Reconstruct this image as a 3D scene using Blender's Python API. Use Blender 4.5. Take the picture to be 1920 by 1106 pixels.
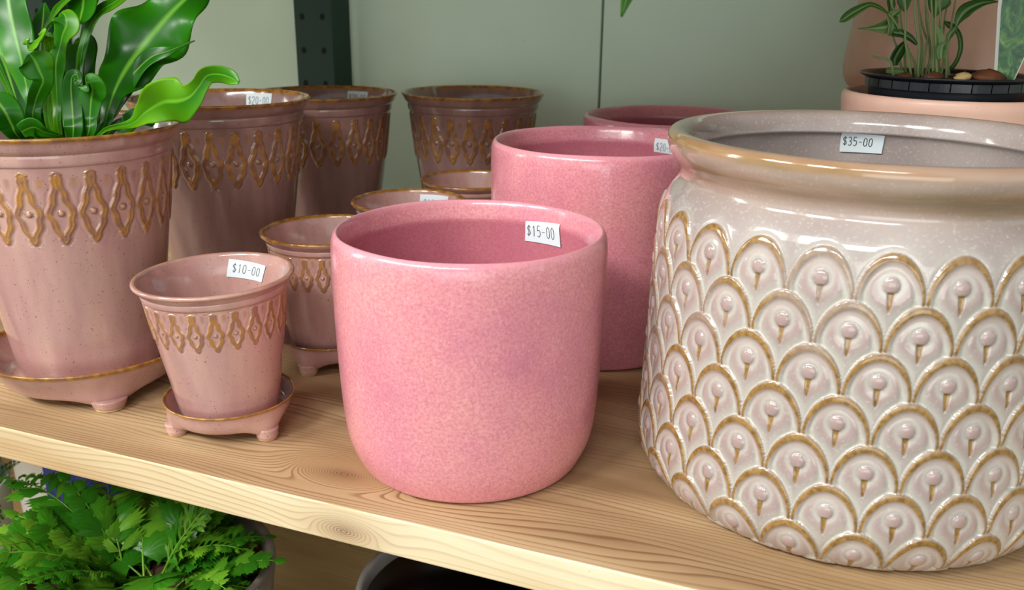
import bpy, math, random
import numpy as np
from mathutils import Vector, Matrix
PI = math.pi
R = math.radians
SC = bpy.context.scene
COL = SC.collection
for o in list(bpy.data.objects):
    bpy.data.objects.remove(o, do_unlink=True)

# ------------------------------------------------------------------ camera
# shelf world: x along the shelf, y = 0 at the front edge of the board and growing towards the wall,
# z = 0 on the board's top, metres
YAW, PITCH, ROLL = 21.23, 18.0, 0.65
fh = Vector((-math.sin(R(YAW)), math.cos(R(YAW)), 0))
rt = Vector((math.cos(R(YAW)), math.sin(R(YAW)), 0))
fw = fh * math.cos(R(PITCH)) - Vector((0, 0, math.sin(R(PITCH))))
up = fh * math.sin(R(PITCH)) + Vector((0, 0, math.cos(R(PITCH))))
cr, sr = math.cos(R(ROLL)), math.sin(R(ROLL))
cx_, cy_ = rt * cr + up * sr, up * cr - rt * sr
cam = bpy.data.cameras.new('camera')
cam.sensor_width = 36.0
cam.lens = 1700 / 1920 * 36
cam.clip_start = 0.02
cam.dof.use_dof = True
cam.dof.focus_distance = 0.56
cam.dof.aperture_fstop = 15
camo = bpy.data.objects.new('camera', cam)
COL.objects.link(camo)
M = Matrix((cx_, cy_, -fw)).transposed().to_4x4()
M.translation = Vector((0, -0.379, 0.269))
camo.matrix_world = M
SC.camera = camo
SC.view_settings.view_transform = 'Standard'
SC.view_settings.look = 'None'
SC.view_settings.gamma = 1
SC.view_settings.use_curve_mapping = False
SC.view_settings.exposure = -0.08

# ------------------------------------------------------------------ world: bright overcast daylight over a dim green ground
W = bpy.data.worlds.new('world')
SC.world = W
W.use_nodes = True
nt = W.node_tree
nt.nodes.clear()
wo = nt.nodes.new('ShaderNodeOutputWorld')
bg = nt.nodes.new('ShaderNodeBackground')
tc = nt.nodes.new('ShaderNodeTexCoord')
sp = nt.nodes.new('ShaderNodeSeparateXYZ')
rp = nt.nodes.new('ShaderNodeValToRGB')
mp = nt.nodes.new('ShaderNodeMapRange')
mp.inputs[1].default_value = -1
mp.inputs[2].default_value = 1
nt.links.new(tc.outputs['Generated'], sp.inputs[0])
nt.links.new(sp.outputs[2], mp.inputs[0])
nt.links.new(mp.outputs[0], rp.inputs[0])
nt.links.new(rp.outputs[0], bg.inputs[0])
nt.links.new(bg.outputs[0], wo.inputs[0])
cr_ = rp.color_ramp
cr_.elements[0].position = 0.0
cr_.elements[0].color = (0.14, 0.15, 0.11, 1)
cr_.elements[1].position = 1.0
cr_.elements[1].color = (0.62, 0.68, 0.70, 1)
for p_, c_ in ((0.40, (0.42, 0.50, 0.40, 1)), (0.50, (1.75, 1.90, 1.80, 1)), (0.60, (1.50, 1.64, 1.58, 1)), (0.74, (0.62, 0.70, 0.70, 1))):
    e_ = cr_.elements.new(p_)
    e_.color = c_
bg.inputs[1].default_value = 0.56


def area(name, loc, target, sx, sy, power, col=(1, 1, 1)):
    l = bpy.data.lights.new(name, 'AREA')
    l.shape = 'RECTANGLE'
    l.size, l.size_y = sx, sy
    l.energy = power
    l.color = col
    o = bpy.data.objects.new(name, l)
    COL.objects.link(o)
    o.location = loc
    d = Vector(target) - Vector(loc)
    o.rotation_euler = d.to_track_quat('-Z', 'Y').to_euler()
    return o


# roof lights of the shop: long bright panels in front of and above the shelf, and the open front on the left
area('skylight', (-1.45, -1.00, 1.25), (-0.35, 0.10, 0), 0.50, 0.24, 22, (1.0, 0.99, 0.96))
area('skylight', (-0.75, -1.30, 1.25), (-0.25, 0.10, 0), 0.42, 0.24, 20, (1.0, 0.99, 0.96))
area('skylight', (0.1, -2.3, 1.9), (-0.2, 0.2, 0), 1.3, 0.16, 30, (0.96, 0.99, 1.0))
area('skylight', (-3.0, -0.6, 0.9), (-0.4, 0.3, 0), 0.35, 1.0, 14, (0.98, 1.0, 0.96))

# low fill added behind the viewer to brighten wall and lower shelf
area('added_low_fill', (0.9, -3.2, 0.15), (-0.4, 0.5, -0.1), 2.6, 1.2, 26, (0.97, 1.0, 0.98))


# ------------------------------------------------------------------ helpers
def mesh_obj(name, verts, faces, mat, parent=None, smooth=True, attrs=None, mats=None, midx=None):
    me = bpy.data.meshes.new(name)
    me.from_pydata([tuple(map(float, v)) for v in verts], [], [tuple(map(int, q)) for q in faces])
    me.update()
    if smooth:
        me.polygons.foreach_set('use_smooth', [True] * len(me.polygons))
    for k, a in (attrs or {}).items():
        at = me.attributes.new(k, 'FLOAT', 'POINT')
        at.data.foreach_set('value', np.asarray(a, dtype=np.float32))
    for m in (mats or [mat]):
        me.materials.append(m)
    if midx is not None:
        me.polygons.foreach_set('material_index', midx)
    o = bpy.data.objects.new(name, me)
    COL.objects.link(o)
    if parent is not None:
        o.parent = parent
    return o


def empty(name, loc, rz=0):
    o = bpy.data.objects.new(name, None)
    o.empty_display_size = 0.02
    COL.objects.link(o)
    o.location = loc
    o.rotation_euler = (0, 0, R(rz))
    return o


def tag(o, label, cat, group=None, kind=None):
    if label: o['label'] = label
    if cat: o['category'] = cat
    if group: o['group'] = group
    if kind: o['kind'] = kind
    return o


def struct(o, label):
    o['label'] = label
    o['kind'] = 'structure'
    return o


def copy_tree(o, parent=None):
    c = o.copy()
    COL.objects.link(c)
    c.parent = parent
    for ch in [q for q in bpy.data.objects if q.parent == o]:
        copy_tree(ch, c)
    return c


class MB:
    """collects shapes into one mesh"""
    def __init__(s):
        s.v, s.f, s.a = [], [], []

    def add(s, v, f, a=0.0):
        b = len(s.v)
        s.v += [tuple(q) for q in v]
        s.f += [tuple(i + b for i in q) for q in f]
        s.a += [a] * len(v)

    def box(s, x0, x1, y0, y1, z0, z1):
        v = [(x, y, z) for z in (z0, z1) for y in (y0, y1) for x in (x0, x1)]
        s.add(v, [(0, 2, 3, 1), (4, 5, 7, 6), (0, 1, 5, 4), (2, 6, 7, 3), (0, 4, 6, 2), (1, 3, 7, 5)])

    def tube(s, pts, rad, n=8, caps=True):
        pts = [Vector(p) for p in pts]
        v, f = [], []
        prev = None
        for i, p in enumerate(pts):
            t = (pts[min(i + 1, len(pts) - 1)] - pts[max(i - 1, 0)]).normalized()
            a = prev if prev is not None else (Vector((0, 0, 1)) if abs(t.z) < 0.9 else Vector((1, 0, 0)))
            a = (a - t * a.dot(t)).normalized()
            prev = a
            b = t.cross(a)
            r_ = rad[i] if isinstance(rad, (list, tuple)) else rad
            for k in range(n):
                q = 2 * PI * k / n
                v.append(p + (a * math.cos(q) + b * math.sin(q)) * r_)
        for i in range(len(pts) - 1):
            for k in range(n):
                k2 = (k + 1) % n
                f.append((i * n + k, i * n + k2, (i + 1) * n + k2, (i + 1) * n + k))
        if caps:
            f.append(tuple(range(n))[::-1])
            f.append(tuple((len(pts) - 1) * n + k for k in range(n)))
        s.add(v, f)

    def build(s, name, mat, parent=None, smooth=True, attr=None):
        return mesh_obj(name, s.v, s.f, mat, parent, smooth, {attr: s.a} if attr else None)


def box_obj(name, dims, mat, parent=None, bevel=0.0, smooth=False):
    b = MB()
    b.box(*dims)
    o = b.build(name, mat, parent, smooth)
    if bevel:
        m = o.modifiers.new('bevel', 'BEVEL')
        m.width = bevel
        m.segments = 3
    return o


def spline(pts, n):
    """Catmull-Rom resampling of control tuples (any length)"""
    P = np.array(pts, float)
    P = np.vstack([2 * P[0] - P[1], P, 2 * P[-1] - P[-2]])
    m = len(P) - 3
    out = []
    for t in np.linspace(0, m, n):
        i = min(int(t), m - 1)
        u = t - i
        a, b, c, d = P[i], P[i + 1], P[i + 2], P[i + 3]
        out.append(0.5 * (2 * b + (c - a) * u + (2 * a - 5 * b + 4 * c - d) * u * u + (3 * b - a - 3 * c + d) * u ** 3))
    return np.array(out)


def chaikin(P, k=2):
    P = np.array(P, float)
    for _ in range(k):
        Q = [P[0]]
        for a, b in zip(P[:-1], P[1:]):
            Q += [a * .75 + b * .25, a * .25 + b * .75]
        Q.append(P[-1])
        P = np.array(Q)
    return P


def refine(P, z0, z1, step, side_r=0):
    """subdivide the outer stretch between heights z0..z1 to rows of about 'step'"""
    out = [P[0]]
    for a, b in zip(P[:-1], P[1:]):
        inb = (min(a[1], b[1]) < z1 and max(a[1], b[1]) > z0 and a[2] > .5 and b[2] > .5)
        n = max(1, int(math.ceil(np.hypot(b[0] - a[0], b[1] - a[1]) / step))) if inb else 1
        for i in range(1, n + 1):
            out.append(a + (b - a) * i / n)
    return np.array(out)


def lathe_arrays(prof, seg, disp=None, attr_fn=None):
    """prof rows: r, z, outer flag. First row at the axis below, last row at the axis inside."""
    prof = np.array(prof, float)
    n = len(prof)
    th = np.arange(seg) * 2 * PI / seg
    r = prof[:, 0][:, None] * np.ones(seg)[None, :]
    z = prof[:, 1][:, None] * np.ones(seg)[None, :]
    tr = np.gradient(prof[:, 0])
    tz = np.gradient(prof[:, 1])
    L = np.hypot(tr, tz) + 1e-9
    nr, nz = tz / L, -tr / L
    TH = np.ones(n)[:, None] * th[None, :]
    attrs = {}
    if disp is not None:
        d, attrs = disp(TH, z, r, prof[:, 2][:, None] > .5)
        r = r + d * nr[:, None]
        z = z + d * nz[:, None]
    X = r * np.cos(TH)
    Y = r * np.sin(TH)
    V = np.stack([X, Y, z], -1).reshape(-1, 3)
    i = np.arange(n - 1)[:, None]
    k = np.arange(seg)[None, :]
    k2 = (k + 1) % seg
    F = np.stack([i * seg + k, i * seg + k2, (i + 1) * seg + k2, (i + 1) * seg + k], -1).reshape(-1, 4)
    return V, F, {a: v.reshape(-1) for a, v in attrs.items()}


def lathe_obj(name, prof, seg, mat, parent=None, disp=None):
    prof = [(p[0], p[1], p[2] if len(p) > 2 else 1) for p in prof]
    V, F, A = lathe_arrays(prof, seg, disp)
    me = bpy.data.meshes.new(name)
    me.vertices.add(len(V))
    me.vertices.foreach_set('co', V.astype(np.float32).ravel())
    me.loops.add(F.size)
    me.loops.foreach_set('vertex_index', F.astype(np.int32).ravel())
    me.polygons.add(len(F))
    me.polygons.foreach_set('loop_start', np.arange(0, F.size, 4, dtype=np.int32))
    me.polygons.foreach_set('loop_total', np.full(len(F), 4, dtype=np.int32))
    me.update(calc_edges=True)
    me.validate()
    me.polygons.foreach_set('use_smooth', [True] * len(me.polygons))
    for k, a in A.items():
        at = me.attributes.new(k, 'FLOAT', 'POINT')
        at.data.foreach_set('value', a.astype(np.float32))
    me.materials.append(mat)
    o = bpy.data.objects.new(name, me)
    COL.objects.link(o)
    if parent is not None:
        o.parent = parent
    return o


def sstep(a, b, x):
    t = np.clip((x - a) / (b - a), 0, 1)
    return t * t * (3 - 2 * t)


# ------------------------------------------------------------------ materials
class NT:
    def __init__(s, name):
        s.m = bpy.data.materials.new(name)
        s.m.use_nodes = True
        s.t = s.m.node_tree
        s.t.nodes.clear()
        s.out = s.t.nodes.new('ShaderNodeOutputMaterial')
        s.b = s.t.nodes.new('ShaderNodeBsdfPrincipled')
        s.t.links.new(s.b.outputs[0], s.out.inputs[0])
        s.tc = s.t.nodes.new('ShaderNodeTexCoord')

    def n(s, typ, **kw):
        q = s.t.nodes.new(typ)
        for k, v in kw.items():
            if k.startswith('i_'):
                key = k[2:]
                q.inputs[int(key) if key.isdigit() else key.replace('_', ' ')].default_value = v
            else:
                setattr(q, k, v)
        return q

    def l(s, a, b):
        s.t.links.new(a, b)

    def coord(s, scale=(1, 1, 1), loc=(0, 0, 0)):
        m = s.n('ShaderNodeMapping')
        m.inputs['Scale'].default_value = scale
        m.inputs['Location'].default_value = loc
        s.l(s.tc.outputs['Object'], m.inputs[0])
        return m.outputs[0]

    def noise(s, vec, scale, detail=3, rough=0.5, dist=0.0):
        q = s.n('ShaderNodeTexNoise', i_Scale=scale, i_Detail=detail, i_Roughness=rough, i_Distortion=dist)
        s.l(vec, q.inputs['Vector'])
        return q.outputs['Fac']

    def ramp(s, fac, stops):
        q = s.n('ShaderNodeValToRGB')
        e = q.color_ramp.elements
        e[0].position, e[0].color = stops[0][0], (*stops[0][1], 1)
        e[1].position, e[1].color = stops[-1][0], (*stops[-1][1], 1)
        for p, c in stops[1:-1]:
            x = e.new(p)
            x.color = (*c, 1)
        s.l(fac, q.inputs[0])
        return q.outputs[0]

    def mix(s, fac, a, b, mode='MIX'):
        q = s.n('ShaderNodeMix', data_type='RGBA', blend_type=mode)
        for inp, val in ((q.inputs[0], fac), (q.inputs[6], a), (q.inputs[7], b)):
            if hasattr(val, 'is_linked') or hasattr(val, 'links'):
                s.l(val, inp)
            elif isinstance(val, (int, float)):
                inp.default_value = val
            else:
                inp.default_value = (*val, 1)
        return q.outputs[2]

    def math(s, op, a, b=None, c=None):
        q = s.n('ShaderNodeMath', operation=op)
        for i, val in enumerate((a, b, c)):
            if val is None: continue
            if hasattr(val, 'links'): s.l(val, q.inputs[i])
            else: q.inputs[i].default_value = val
        return q.outputs[0]

    def attr(s, name):
        return s.n('ShaderNodeAttribute', attribute_name=name).outputs['Fac']

    def bump(s, h, strength=0.3, dist=0.001):
        q = s.n('ShaderNodeBump', i_Strength=strength, i_Distance=dist)
        s.l(h, q.inputs['Height'])
        s.l(q.outputs[0], s.b.inputs['Normal'])

    def set(s, **kw):
        for k, v in kw.items():
            key = k.replace('_', ' ')
            if hasattr(v, 'links'): s.l(v, s.b.inputs[key])
            elif isinstance(v, tuple): s.b.inputs[key].default_value = (*v, 1)
            else: s.b.inputs[key].default_value = v
        return s


def srgb(r, g, b):
    def f(c):
        c /= 255
        return c / 12.92 if c <= .04045 else ((c + .055) / 1.055) ** 2.4
    return (f(r), f(g), f(b))


def simple(name, col, rough=0.5, spec=0.5, metal=0.0, coat=0.0):
    m = NT(name)
    m.set(Base_Color=col, Roughness=rough, Metallic=metal, Coat_Weight=coat)
    m.b.inputs['Specular IOR Level'].default_value = spec
    return m.m


def speckle(m, scale, thr, vec=None):
    v = vec or m.tc.outputs['Object']
    a = m.noise(v, scale, 2, .5)
    return m.math('MULTIPLY', m.math('SUBTRACT', a, thr), 14.0)


def clamp(m, x):
    q = m.n('ShaderNodeClamp')
    m.l(x, q.inputs[0])
    return q.outputs[0]


def mat_mauve(name='mauve_glaze', c0=(174, 130, 124), c1=(190, 147, 139), c2=(206, 166, 152)):
    m = NT(name)
    v = m.tc.outputs['Object']
    flow = m.noise(m.coord((38, 38, 7)), 1.0, 3, .55)
    base = m.ramp(flow, [(.30, srgb(*c0)), (.5, srgb(*c1)), (.70, srgb(*c2))])
    gr = m.noise(v, 900, 2, .6)
    base = m.mix(m.math('MULTIPLY', gr, .25), base, srgb(150, 100, 92))
    sp1 = clamp(m, speckle(m, 620, .66))
    base = m.mix(m.math('MULTIPLY', sp1, .65), base, srgb(112, 62, 46))
    am = m.attr('amber')
    wob = m.noise(v, 160, 2, .5)
    am2 = clamp(m, m.math('MULTIPLY', am, m.math('ADD', wob, .62)))
    amber = m.ramp(wob, [(.35, srgb(122, 74, 22)), (.6, srgb(170, 118, 48))])
    col = m.mix(am2, base, amber)
    m.set(Base_Color=col, Roughness=.16, Coat_Weight=.5, Coat_Roughness=.06)
    m.bump(m.noise(v, 260, 2, .5), .12, .0006)
    return m.m


def mat_pink():
    m = NT('pink_glaze')
    v = m.tc.outputs['Object']
    big = m.noise(v, 16, 3, .6)
    base = m.ramp(big, [(.32, srgb(212, 134, 150)), (.5, srgb(226, 148, 156)), (.68, srgb(232, 158, 158))])
    gr = m.noise(v, 620, 2, .65)
    g2 = m.ramp(gr, [(.36, (0, 0, 0)), (.66, (1, 1, 1))])
    base = m.mix(m.math('MULTIPLY', g2, .55), base, srgb(192, 104, 120))
    lt = clamp(m, m.math('MULTIPLY', m.math('SUBTRACT', m.noise(m.coord((1, 1, 1), (3, 1, 7)), 480, 2, .6), .58), 8))
    base = m.mix(m.math('MULTIPLY', lt, .30), base, srgb(242, 186, 188))
    sp1 = clamp(m, speckle(m, 760, .72))
    base = m.mix(m.math('MULTIPLY', sp1, .6), base, srgb(120, 48, 76))
    am = m.attr('amber')          # lip where the glaze runs thin
    base = m.mix(m.math('MULTIPLY', am, .55), base, srgb(232, 160, 172))
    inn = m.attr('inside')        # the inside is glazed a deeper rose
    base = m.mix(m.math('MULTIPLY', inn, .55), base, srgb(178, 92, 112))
    m.set(Base_Color=base, Roughness=.22, Coat_Weight=.35, Coat_Roughness=.10)
    m.bump(m.noise(v, 420, 2, .6), .16, .0006)
    return m.m


def mat_beige():
    m = NT('beige_glaze')
    v = m.tc.outputs['Object']
    big = m.noise(m.coord((14, 14, 8)), 1.0, 3, .55)
    base = m.ramp(big, [(.33, srgb(156, 142, 138)), (.5, srgb(166, 152, 147)), (.68, srgb(178, 166, 160))])
    gr = clamp(m, m.math('MULTIPLY', m.math('SUBTRACT', m.noise(v, 560, 3, .65), .56), 6))
    base = m.mix(m.math('MULTIPLY', gr, .5), base, srgb(214, 206, 198))
    lip = m.attr('lip')
    lw = m.noise(m.coord((9, 9, 60)), 1.0, 3, .6)
    lipc = m.ramp(lw, [(.34, srgb(134, 104, 52)), (.5, srgb(166, 130, 98)), (.66, srgb(178, 150, 132))])
    base = m.mix(clamp(m, lip), base, lipc)
    wh = m.attr('white')
    base = m.mix(m.math('MULTIPLY', wh, .72), base, srgb(206, 203, 190))
    rim = m.attr('rosy')
    base = m.mix(m.math('MULTIPLY', rim, .6), base, srgb(172, 138, 132))
    am = m.attr('amber')
    wob = m.noise(v, 300, 3, .6)
    amc = m.ramp(wob, [(.36, srgb(122, 88, 38)), (.62, srgb(158, 122, 68))])
    pale = m.noise(m.coord((1, 1, 1), (2, 5, 1)), 13, 2, .5)
    fade = m.ramp(pale, [(.34, (.55, .55, .55)), (.46, (1, 1, 1))])
    base = m.mix(m.math('MULTIPLY', clamp(m, am), fade), base, amc)
    m.set(Base_Color=base, Roughness=.14, Coat_Weight=.6, Coat_Roughness=.05)
    m.bump(m.noise(v, 180, 2, .5), .10, .0008)
    return m.m


def mat_wood(name, light, mid, dark, knots=(), axis='top', gs=1.0):
    """pine: growth rings run along x; knots are (x, across, size) where the rings close round them"""
    m = NT(name)
    sp_ = m.n('ShaderNodeSeparateXYZ')
    m.l(m.tc.outputs['Object'], sp_.inputs[0])
    x = sp_.outputs[0]
    across = sp_.outputs[1] if axis == 'top' else sp_.outputs[2]
    vec = m.coord((1.3, 8, 8), (0, 0, 0))
    warp = m.noise(vec, 1.6, 2, .5)
    warp2 = m.noise(m.coord((3.0, 20, 20), (4, 2, 1)), 2.0, 2, .5)
    field = m.math('ADD', m.math('MULTIPLY', across, 1.0), m.math('MULTIPLY', warp, .085 * gs))
    field = m.math('ADD', field, m.math('MULTIPLY', warp2, .010 * gs))
    kmask = None
    halo = None
    for kx, ky, ks in knots:
        dx = m.math('MULTIPLY', m.math('SUBTRACT', x, kx), .42)
        dy = m.math('SUBTRACT', across, ky)
        d = m.math('SQRT', m.math('ADD', m.math('MULTIPLY', dx, dx), m.math('MULTIPLY', dy, dy)))
        g = m.math('EXPONENT', m.math('MULTIPLY', m.math('MULTIPLY', d, d), -1.0 / (ks * ks * 9)))
        # rings bend round the knot
        field = m.math('ADD', m.math('MULTIPLY', field, m.math('SUBTRACT', 1.0, g)), m.math('MULTIPLY', m.math('MULTIPLY', d, 2.6), g))
        core = m.math('EXPONENT', m.math('MULTIPLY', m.math('MULTIPLY', d, d), -1.0 / (ks * ks * 1.6)))
        h2 = m.math('MULTIPLY', g, m.math('SUBTRACT', 1.0, core))
        halo = h2 if halo is None else m.math('MAXIMUM', halo, h2)
        kmask = core if kmask is None else m.math('MAXIMUM', kmask, core)
    ring = m.math('FRACT', m.math('MULTIPLY', field, 240 / gs))
    # slow early wood, quick dark late wood
    rc = m.ramp(ring, [(.0, (.0, .0, .0)), (.60, (.16, .16, .16)), (.84, (1, 1, 1)), (.93, (.70, .70, .70)), (1.0, (0, 0, 0))])
    vis = m.ramp(m.noise(m.coord((2, 30, 30), (7, 3, 5)), 1.0, 2, .5), [(.35, (.15, .15, .15)), (.65, (1, 1, 1))])
    tone = m.ramp(m.noise(m.coord((1.4, 9, 9), (1, 9, 3)), 2.0, 3, .55), [(.32, dark), (.5, mid), (.66, light)])
    fine = m.noise(m.coord((25, 900, 900)), 1.0, 2, .6)
    col = m.mix(m.math('MULTIPLY', fine, .22), tone, mid)
    line = tuple(c * f for c, f in zip(dark, (.62, .46, .30)))
    rl = m.math('MULTIPLY', m.math('MULTIPLY', rc, vis), .85 if axis == 'top' else .62)
    col = m.mix(rl, col, line)
    if kmask is not None:
        col = m.mix(m.math('MULTIPLY', halo, .60), col, srgb(150, 106, 66))
        krc = m.math('ADD', m.math('MULTIPLY', rc, .45), .55)
        col = m.mix(m.math('MULTIPLY', kmask, krc), col, srgb(104, 56, 24))
    spk = clamp(m, m.math('MULTIPLY', m.math('SUBTRACT', m.noise(m.tc.outputs['Object'], 420, 2, .5), .70), 10))
    col = m.mix(m.math('MULTIPLY', spk, .35), col, srgb(110, 80, 50))
    m.set(Base_Color=col, Roughness=.55)
    m.bump(m.math('ADD', m.math('MULTIPLY', ring, .3), fine), .18, .0006)
    return m.m


def mat_leaf(name, dark, mid, light, rough=.30, spec=.24):
    m = NT(name)
    sh = m.attr('shade')
    c = m.ramp(sh, [(.0, dark), (.5, mid), (1.0, light)])
    nz = m.noise(m.tc.outputs['Object'], 45, 2, .5)
    c = m.mix(m.math('MULTIPLY', nz, .35), c, dark)
    rib = m.attr('rib')
    c = m.mix(m.math('MULTIPLY', rib, .38), c, tuple(min(1, q * 1.5 + .06) for q in light))
    m.set(Base_Color=c, Roughness=rough)
    m.b.inputs['Specular IOR Level'].default_value = spec
    # thin leaf: light comes through
    tr = m.n('ShaderNodeBsdfTranslucent')
    m.l(m.mix(.5, c, light), tr.inputs[0])
    ms = m.n('ShaderNodeMixShader')
    ms.inputs[0].default_value = .22
    m.l(m.b.outputs[0], ms.inputs[1])
    m.l(tr.outputs[0], ms.inputs[2])
    m.l(ms.outputs[0], m.out.inputs[0])
    m.bump(m.noise(m.coord((1, 1, 1)), 150, 2, .5), .12, .0008)
    return m.m


def mat_terra(name, a, b, rough=.6):
    m = NT(name)
    v = m.tc.outputs['Object']
    c = m.ramp(m.noise(v, 18, 3, .6), [(.35, a), (.65, b)])
    c = m.mix(m.math('MULTIPLY', clamp(m, speckle(m, 600, .68)), .4), c, tuple(q * .6 for q in a))
    m.set(Base_Color=c, Roughness=rough, Coat_Weight=.25, Coat_Roughness=.2)
    m.bump(m.noise(v, 300, 2, .5), .15, .0006)
    return m.m


MAUVE = mat_mauve()
MAUVE_SHADED = mat_mauve('shaded_mauve_glaze', (134, 104, 98), (148, 117, 110), (162, 130, 120))   # mauve glaze darkened, putting the shade on the tall back pots into colour
PINK = mat_pink()
BEIGE = mat_beige()
PINE = mat_wood('pine_top', srgb(208, 180, 138), srgb(184, 152, 112), srgb(146, 114, 80), knots=((-.2655, .0325, .0050), (.10, .36, .005)))
PINE_EDGE = mat_wood('pine_edge', srgb(236, 220, 188), srgb(218, 196, 156), srgb(188, 154, 110), knots=((-.247, -.0155, .0036),), axis='edge', gs=.75)
PINE_LOW = mat_wood('pine_lower', srgb(222, 188, 138), srgb(206, 170, 118), srgb(180, 142, 94), knots=((-.52, .52, .008), (-.60, .46, .006)))
STICKER = simple('sticker_paper', srgb(226, 236, 240), .45)
INK = simple('grey_ink', srgb(62, 66, 70), .6)
FERN_LEAF = mat_leaf('fern_leaf', srgb(10, 62, 6), srgb(44, 124, 8), srgb(122, 190, 16))
FROND = mat_leaf('frond_leaf', srgb(18, 74, 16), srgb(58, 134, 24), srgb(150, 208, 56), .26, .5)
HOUSE_LEAF = mat_leaf('houseplant_leaf', srgb(26, 70, 30), srgb(72, 122, 46), srgb(176, 196, 130))
SOIL = mat_terra('potting_soil', srgb(52, 32, 22), srgb(86, 56, 40), .9)
BARK = mat_terra('bark_chip', srgb(74, 36, 20), srgb(128, 76, 44), .9)
UNGLAZED = simple('unglazed_clay', srgb(214, 184, 128), .7)
BLACK_PLASTIC = simple('black_plastic', srgb(22, 26, 34), .28, .5)
TERRACOTTA = mat_terra('terracotta', srgb(190, 144, 118), srgb(202, 158, 132), .45)
PALE_TERRA = mat_terra('pale_terracotta', srgb(222, 176, 156), srgb(232, 190, 170), .5)
STONE = mat_terra('stoneware', srgb(100, 86, 78), srgb(132, 116, 106), .8)
STONE_IN = simple('stoneware_inside', srgb(150, 70, 50), .7)
GREY_GLAZE = mat_terra('grey_glaze', srgb(150, 142, 142), srgb(176, 168, 168), .35)
DARK_IN = simple('dark_glaze_inside', srgb(26, 12, 12), .35)
WHITE_PLASTIC = simple('white_plastic', srgb(224, 224, 220), .35)
BLUE_PRINT = simple('blue_print', srgb(26, 44, 150), .35)
GREEN_STEEL = simple('green_steel', srgb(12, 50, 36), .45, .35)
HOLE = simple('hole_dark', srgb(6, 12, 10), .9)


def mat_wall():
    m = NT('painted_panel')
    v = m.tc.outputs['Object']
    c = m.ramp(m.noise(v, 4, 3, .6), [(.35, srgb(206, 228, 208)), (.65, srgb(216, 238, 220))])
    sp1 = clamp(m, m.math('MULTIPLY', m.math('SUBTRACT', m.noise(v, 60, 2, .5), .74), 12))
    c = m.mix(m.math('MULTIPLY', sp1, .5), c, srgb(110, 112, 96))
    m.set(Base_Color=c, Roughness=.6)
    return m.m


WALL = mat_wall()
FLOOR = mat_terra('shop_floor', srgb(92, 92, 84), srgb(120, 118, 108), .8)
SEAM = simple('seam_shadow', srgb(58, 66, 50), .9)

# ------------------------------------------------------------------ the setting
wall = MB()
WY = 0.70
for x0, x1 in ((-3.2, -1.5125), (-1.5095, -0.3105), (-0.3075, 0.8905), (0.8935, 2.4)):
    wall.box(x0, x1, WY, WY + 0.02, -1.2, 1.6)
w = wall.build('wall_back', WALL, None, False)
bv = w.modifiers.new('bevel', 'BEVEL'); bv.width = .0008; bv.segments = 2
struct(w, 'pale sage painted panel wall behind the shelves')
sb_ = box_obj('wall_batten', (-3.2, 2.4, WY + .0201, WY + .05, -1.2, 1.6), SEAM)
struct(sb_, 'dark backing seen in the gap between the wall panels')
fl = box_obj('floor', (-3.2, 2.4, -3.5, WY + .05, -1.23, -1.2005), FLOOR)
struct(fl, 'grey shop floor below the shelving')


def board(name, x0, x1, y0, y1, z1, th, top, edge, label, cat='shelf'):
    b = MB()
    b.box(x0, x1, y0, y1, z1 - th, z1)
    me = b.build(name, top, None, False)
    me.data.materials.append(edge)
    for p in me.data.polygons:
        if abs(p.normal.y) > .9: p.material_index = 1
    m = me.modifiers.new('bevel', 'BEVEL'); m.width = .0014; m.segments = 3
    return tag(me, label, cat)


board('shelf_board', -1.75, 1.2, 0.0, 0.648, 0.0, 0.0235, PINE, PINE_EDGE,
      'thick pine shelf board with a knotty pale front edge carrying the flower pots')
board('shelf_board', -1.75, 1.2, 0.0, 0.648, -0.36, 0.0235, PINE_LOW, PINE_LOW,
      'lower pine shelf board under the leafy planter and the dark empty pot')
board('shelf_board', -1.75, 1.2, 0.0, 0.648, 0.4435, 0.0235, PINE, PINE_EDGE,
      'upper pine shelf board above the pots with a vine trailing over it')


def upright(x0, label):
    t = empty('steel_upright', (x0, 0.6505, -1.2))
    tag(t, label, 'shelf post', 'slotted steel shelf posts')
    b = MB()
    Hh = 2.6
    b.box(0, .055, 0, .002, 0, Hh)
    b.box(.053, .055, .002, .0435, 0, Hh)
    b.build('angle_section', GREEN_STEEL, t, False)
    for i in range(14):
        for hx in (.0115, .0415):
            h = MB()
            n = 14
            zc = 1.2 + .0445 + .0415 * i - .13
            vs = [(hx + .0034 * math.cos(2 * PI * k / n), -.0003, zc + .0042 * math.sin(2 * PI * k / n)) for k in range(n)]
            vb = [(a, .0005, c) for a, _, c in vs]
            h.add(vs + vb, [tuple(range(n))] + [(k, (k + 1) % n, n + (k + 1) % n, n + k) for k in range(n)])
            h.build('bolt_hole', HOLE, t, False)
    return t


upright(-0.7035, 'dark green slotted steel post standing behind the mauve pots')
upright(-1.185, 'dark green slotted steel post half hidden behind the tall fern leaves')


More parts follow.
